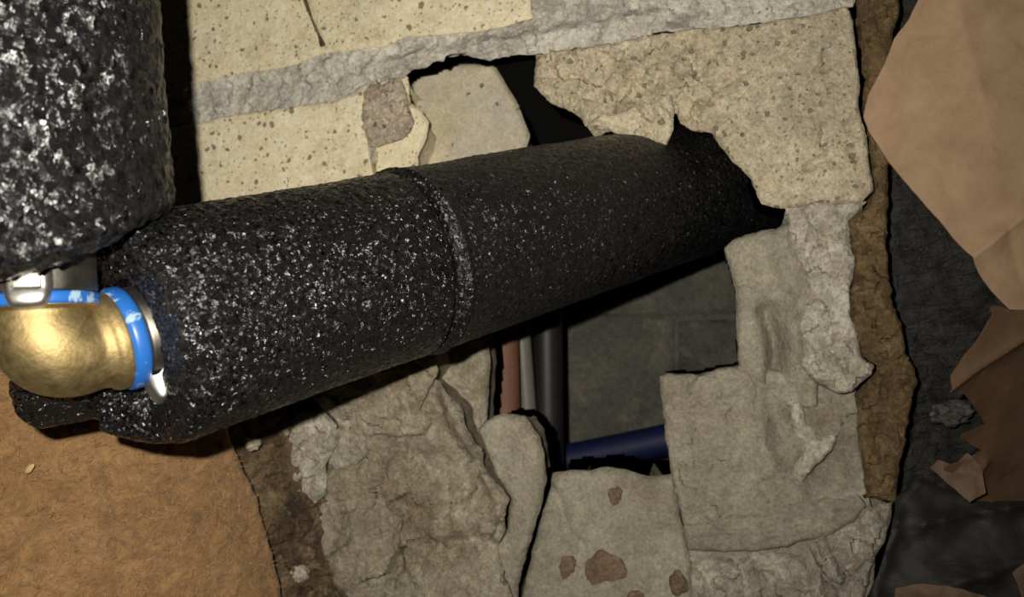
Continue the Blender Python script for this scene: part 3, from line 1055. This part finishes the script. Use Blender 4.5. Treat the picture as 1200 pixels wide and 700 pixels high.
bend()
ring = lambda s, w, r, ri, b=0.0006: [(s, ri), (s, r - b), (s + b * 0.35, r - b * 0.35), (s + b, r), (s + w - b, r), (s + w - b * 0.35, r - b * 0.35), (s + w, r - b), (s + w, ri)]
o = revolve('seal_ring', CORNER, ZUP, ring(0.0126, 0.0030, 0.01365, 0.0100), BLUE, elbow)
o = revolve('seal_ring', CORNER, PD, ring(0.0170, 0.0046, 0.0136, 0.0100, 0.0013), BLUE, elbow, hint=UPC)
o['label'] = 'scuffed blue plastic ring'
s1 = revolve('press_sleeve', CORNER, ZUP, ring(0.0156, 0.0190, 0.0131, 0.0100), STEEL_D, elbow)
s2 = revolve('press_sleeve', CORNER, PD, ring(0.0216, 0.0180, 0.0127, 0.0100, 0.0008), STEEL_D, elbow, hint=UPC)


def lug(parent, base, out, along, side, w, h, t):
    """pressed steel lug: a tapered tongue with a raised lip around a slot"""
    import itertools
    n, m_ = 20, 16
    V, F = [], []
    for i in range(m_ + 1):
        v = i / m_
        half = w / 2 * (0.80 + 0.20 * min(1, v * 1.8)) * (1 - 0.32 * max(0, (0.32 - v) / 0.32) ** 2)
        for j in range(n + 1):
            u = j / n * 2 - 1
            rim = max(abs(u), abs(v * 2 - 1))
            z = t * (1 - max(0, (rim - 0.72) / 0.28) ** 2 * 0.75)
            if 0.56 < v < 0.84 and abs(u) < 0.56:
                z -= t * 0.42
            if v < 0.5:
                z += t * 0.35 * math.sin(v / 0.5 * math.pi)
            z += -0.20 * w * u * u * 0.5
            V.append(base + side * (u * half) + along * (v * h) + out * z)
    k = len(V)
    for i in range(m_ + 1):
        for j in range(n + 1):
            p = V[i * (n + 1) + j]
            V.append(p - out * (t * 0.9))
    idx = np.arange(k).reshape(m_ + 1, n + 1)
    top = np.stack([idx[:-1, :-1], idx[:-1, 1:], idx[1:, 1:], idx[1:, :-1]], -1).reshape(-1, 4)
    loop = np.concatenate([idx[0, :], idx[1:, -1], idx[-1, -2::-1], idx[-2:0:-1, 0]])
    nx = np.roll(loop, -1)
    F = np.concatenate([top, np.stack([nx, loop, loop + k, nx + k], -1), top[:, ::-1] + k])
    V = np.array(V)
    me = mesh_obj('lug', V, F, STEEL, None, 50)
    me.parent = parent
    me.location = me.location - parent.location - parent.parent.location
    return me


toc = unit(CAM - CORNER)
fr = unit(toc - ZUP * (toc @ ZUP))
sd = np.cross(ZUP, fr)
fr1 = unit(fr * 0.985 - sd * 0.17)
lug(s1, CORNER + fr1 * 0.0130 + ZUP * 0.0115, fr1, ZUP, np.cross(ZUP, fr1), 0.0105, 0.0092, 0.0018)
_, e1, e2 = frame_of(PD, UPC)
an = math.radians(-206)
oo = e1 * math.cos(an) + e2 * math.sin(an)
lug(s2, CORNER + oo * 0.0148 + PD * 0.0203, oo, PD, np.cross(PD, oo), 0.0085, 0.0078, 0.0034)

# ------------------------------------------------------------------ insulation around the wall
# orange wool block standing out from the wall at the lower left
_c = pt(300, 600, 0.045)
OP = Plane(_c, (0.74, -0.66, 0.10))
_ua, _ub = OP.at(90, 600)[0], OP.at(320, 600)[0]


def curve_back(P, pl):
    t = np.clip((P[:, 0] - _ua) / (_ub - _ua), 0, 1.3)
    return -0.013 * t * t


o = piece('insulation_block', OP, [(272, 470), (280, 520), (298, 550), (316, 582), (328, 620), (338, 660), (348, 700), (362, 800), (-160, 800), (-160, 380), (60, 360)],
          0.03, ORANGE, cell=0.0012, edge=0.004, rag=0.0014, big=(0.003, 0.03), mid=(0.0020, 0.009), fine=(0.0008, 0.0022), seed=51,
          fn=total(gauss_line(OP, [(120, 520), (136, 570), (140, 640)], -0.0025, 0.003), gauss_line(OP, [(60, 600), (105, 640), (140, 640)], -0.0025, 0.0025), bulge(OP, 220, 620, 0.03, 0.003), curve_back))
o_block = o
tag(o, 'orange-brown fuzzy insulation block below the brass elbow', 'insulation')
o = blob('straw_flake', pt(33, 551, 0.0) * 0 + OP.xyz(OP.at(33, 550)[None], np.array([0.0035]))[0], (0.0022, 0.0007, 0.0011), mat_plain('straw', (0.5, 0.36, 0.17), (0.6, 0.45, 0.24)), 3, amp=0.3)
o.rotation_euler = (0, math.radians(-35), 0)
tag(o, 'tiny pale straw flake lying on the orange insulation', 'flake')



def fuzz(name, src, mat, count, length, thick, parent, seed, frame, lean=0.5):
    """loose fibres standing off a woolly surface: thin bent slivers rooted on its front"""
    g = np.random.default_rng(seed)
    me = src.data
    co = np.zeros(len(me.vertices) * 3)
    no = np.zeros(len(me.vertices) * 3)
    me.vertices.foreach_get('co', co)
    me.vertices.foreach_get('normal', no)
    co, no = co.reshape(-1, 3), no.reshape(-1, 3)
    front = np.where(no @ frame.n > 0.75)[0]
    pick = g.choice(front, count)
    p = co[pick] + g.normal(0, 0.0004, (count, 3))
    d = no[pick] * 0.35 + g.normal(0, lean, (count, 3))
    d /= np.linalg.norm(d, axis=1)[:, None]
    d = d + no[pick] * np.maximum(0.12 - (d * no[pick]).sum(1), 0)[:, None]
    bend_ = g.normal(0, 0.45, (count, 3))
    L = length * g.uniform(0.4, 1.3, count)[:, None]
    side = np.cross(d, no[pick] + 0.01)
    side /= np.linalg.norm(side, axis=1)[:, None] + 1e-9
    V = []
    for k, wd in ((0, 1.0), (1, 0.9), (2, 0.7), (3, 0.3)):
        f = k / 3
        c = p + d * L * f + bend_ * L * f * f * 0.6
        out = np.maximum(0.0001 - ((c - p) * no[pick]).sum(1), 0)[:, None]
        c = c + no[pick] * out
        V += [c - side * thick * wd, c + side * thick * wd, c + no[pick] * thick * wd]
    V = np.stack(V, 1).reshape(-1, 3)
    F = []
    base = np.arange(count) * 12
    for k in range(3):
        for a_, b_ in ((0, 1), (1, 2), (2, 0)):
            F.append(np.stack([base + k * 3 + a_, base + k * 3 + b_, base + k * 3 + 3 + b_, base + k * 3 + 3 + a_], -1))
    F = np.concatenate(F)
    o_ = mesh_obj(name, V, F, mat, None, 0, origin=(0, 0, 0))
    o_.parent = parent
    o_['kind'] = 'stuff'
    return o_


fuzz('loose_fibre', o_block, mat_plain('orange_fibre', (0.36, 0.20, 0.08), (0.62, 0.42, 0.21), 200, 0.6, 0.0001), 8000, 0.0030, 0.00011, o_block, 5, OP)
RS = wall(0.016)
o = piece('crumbled_filler', RS, [(235, 500), (300, 462), (334, 488), (330, 530), (344, 562), (358, 582), (390, 602), (412, 664), (434, 702), (450, 800), (305, 800), (298, 690), (290, 640), (278, 590), (262, 556), (246, 526)],
          0.010, ROT, cell=0.0008, edge=0.003, rag=0.0022, big=(0.005, 0.02), mid=(0.004, 0.007), fine=(0.0012, 0.002), seed=52, facet=[(0.002, 0.006, 0.4)], fn=tilt(RS, 305, 600, -0.95, 0.0))
tag(o, 'dark brown crumbled filler between the orange insulation and the rubble', 'filler')
for k, (x, y, r) in enumerate(((350, 672, 0.0042), (383, 690, 0.0034), (296, 520, 0.0030))):
    tag(blob('crumb', pt(x, y, (0.006, -0.004, 0.026)[k]), (r, 0.003, r * 0.8), PINK if k != 1 else ROT, 60 + k, amp=0.9),
        ['pale crumb low on the dark brown filler', 'brown crumb at the picture bottom beside the rubble', 'pale crumb high on the dark filler just under the lagging'][k], 'crumb', 'crumbs on the dark filler')

SE = wall(-0.004)
o = piece('sealant_strip', SE, [(1003, -60), (1005, 10), (1010, 60), (1014, 129), (1028, 214), (1024, 226), (1016, 238), (996, 258), (1003, 309), (999, 369), (1011, 416), (1028, 428), (1024, 442), (1004, 462), (1010, 520),
                                (1016, 588), (1050, 590), (1056, 560), (1062, 520), (1072, 480), (1076, 450), (1066, 420), (1053, 380), (1046, 330), (1041, 290), (1042, 240), (1040, 200), (1046, 120), (1058, -60)],
          0.018, SEAL, cell=0.0008, edge=0.003, rag=0.0018, big=(0.002, 0.02), mid=(0.0024, 0.007), fine=(0.0008, 0.002), seed=53, facet=[(0.0010, 0.006, 0.3)])
tag(o, 'brown crumbly sealant strip along the right edge of the brickwork', 'sealant')

BP = wall(-0.044)
batt = piece('insulation_batt', BP, [(1040, -60), (1046, 120), (1038, 200), (1036, 300), (1044, 360), (1056, 410), (1068, 450), (1068, 500), (1060, 540), (1048, 590), (1300, 620), (1330, -80)],
             0.05, BATT, cell=0.0013, edge=0.004, rag=0.0012, big=(0.004, 0.03), mid=(0.003, 0.008), fine=(0.001, 0.0025), seed=54)
tag(batt, 'black fibrous insulation batt behind the torn brown paper', 'insulation')

fuzz('loose_fibre', batt, mat_plain('black_fibre', (0.010, 0.010, 0.009), (0.085, 0.082, 0.074), 200, 0.4, 0.0001), 6000, 0.007, 0.00015, batt, 9, BP)
KP = Plane(pt(1100, 150, 0.012), (0.16, -0.98, 0.0))
o = piece('kraft_paper_flap', KP, [(1090, -80), (1076, 0), (1066, 22), (1050, 44), (1038, 74), (1021, 108), (1015, 135), (1022, 152), (1045, 188), (1066, 216), (1100, 258), (1126, 296), (1142, 322), (1166, 351), (1186, 371), (1206, 381), (1320, 430), (1340, -100)],
          0.0006, KRAFT, cell=0.0010, edge=0, rag=0.0003, big=(0.0016, 0.05), mid=(0.0006, 0.015), fine=(0.00008, 0.002), seed=55,
          fn=total(tilt(KP, 1100, 150, 0.15, 0.0), fold(KP, (1215, 232), (1128, 306), 0.0055, 0.006), fold(KP, (1110, -20), (1145, 110), 0.0016, 0.008), fold(KP, (1145, 110), (1168, 250), 0.0012, 0.008),
                   fold(KP, (1168, 265), (1200, 345), -0.0020, 0.005), gauss_line(KP, [(1190, 60), (1110, 150), (1060, 175)], -0.0016, 0.006)))
tag(o, 'creased brown kraft paper flap hanging at the upper right', 'paper')

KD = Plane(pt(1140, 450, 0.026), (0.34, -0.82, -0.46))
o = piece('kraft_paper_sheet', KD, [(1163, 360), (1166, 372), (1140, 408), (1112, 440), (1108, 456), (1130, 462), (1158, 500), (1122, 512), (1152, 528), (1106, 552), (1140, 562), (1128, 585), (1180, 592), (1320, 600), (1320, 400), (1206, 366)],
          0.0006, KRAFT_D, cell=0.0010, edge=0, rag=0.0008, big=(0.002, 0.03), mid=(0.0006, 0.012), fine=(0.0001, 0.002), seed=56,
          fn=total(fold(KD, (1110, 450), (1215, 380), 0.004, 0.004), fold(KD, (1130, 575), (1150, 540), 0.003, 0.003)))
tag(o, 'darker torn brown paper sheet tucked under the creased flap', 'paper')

MP = wall(-0.004)
o = piece('membrane', MP, [(1052, 585), (1080, 560), (1110, 575), (1160, 588), (1330, 585), (1330, 800), (1000, 800), (1010, 700), (1036, 640)],
          0.006, MEMBRANE, cell=0.0012, edge=0.002, rag=0.0010, big=(0.005, 0.03), mid=(0.0016, 0.010), fine=(0.0003, 0.003), seed=57,
          fn=total(fold(MP, (1080, 612), (1210, 588), 0.004, 0.003), fold(MP, (1050, 600), (1016, 690), 0.004, 0.003), fold(MP, (1060, 690), (1200, 650), 0.003, 0.006), tilt(MP, 1100, 600, 0, -0.2)))
tag(o, 'crumpled black membrane in the lower right corner', 'sheet')
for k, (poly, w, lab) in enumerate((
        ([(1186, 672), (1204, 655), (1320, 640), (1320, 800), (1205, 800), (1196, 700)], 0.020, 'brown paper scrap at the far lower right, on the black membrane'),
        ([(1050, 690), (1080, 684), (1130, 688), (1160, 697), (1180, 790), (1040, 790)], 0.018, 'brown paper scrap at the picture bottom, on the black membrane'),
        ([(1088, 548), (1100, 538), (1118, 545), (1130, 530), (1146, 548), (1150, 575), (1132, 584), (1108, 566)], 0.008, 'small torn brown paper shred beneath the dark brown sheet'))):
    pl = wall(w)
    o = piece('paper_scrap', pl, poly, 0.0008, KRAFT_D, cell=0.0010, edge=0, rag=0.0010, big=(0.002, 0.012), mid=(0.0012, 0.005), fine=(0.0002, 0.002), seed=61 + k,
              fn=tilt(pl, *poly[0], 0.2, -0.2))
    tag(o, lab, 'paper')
tuft = blob('fluff_tuft', pt(1113, 485, -0.026), (0.0075, 0.005, 0.0045), mat_plain('grey_fluff', (0.030, 0.029, 0.026), (0.16, 0.155, 0.14), 260, 0.7, 0.001), 9, amp=0.7, n=26)
tag(tuft, 'grey fluffy tuft on the black batt, left of the dark brown sheet', 'fluff')
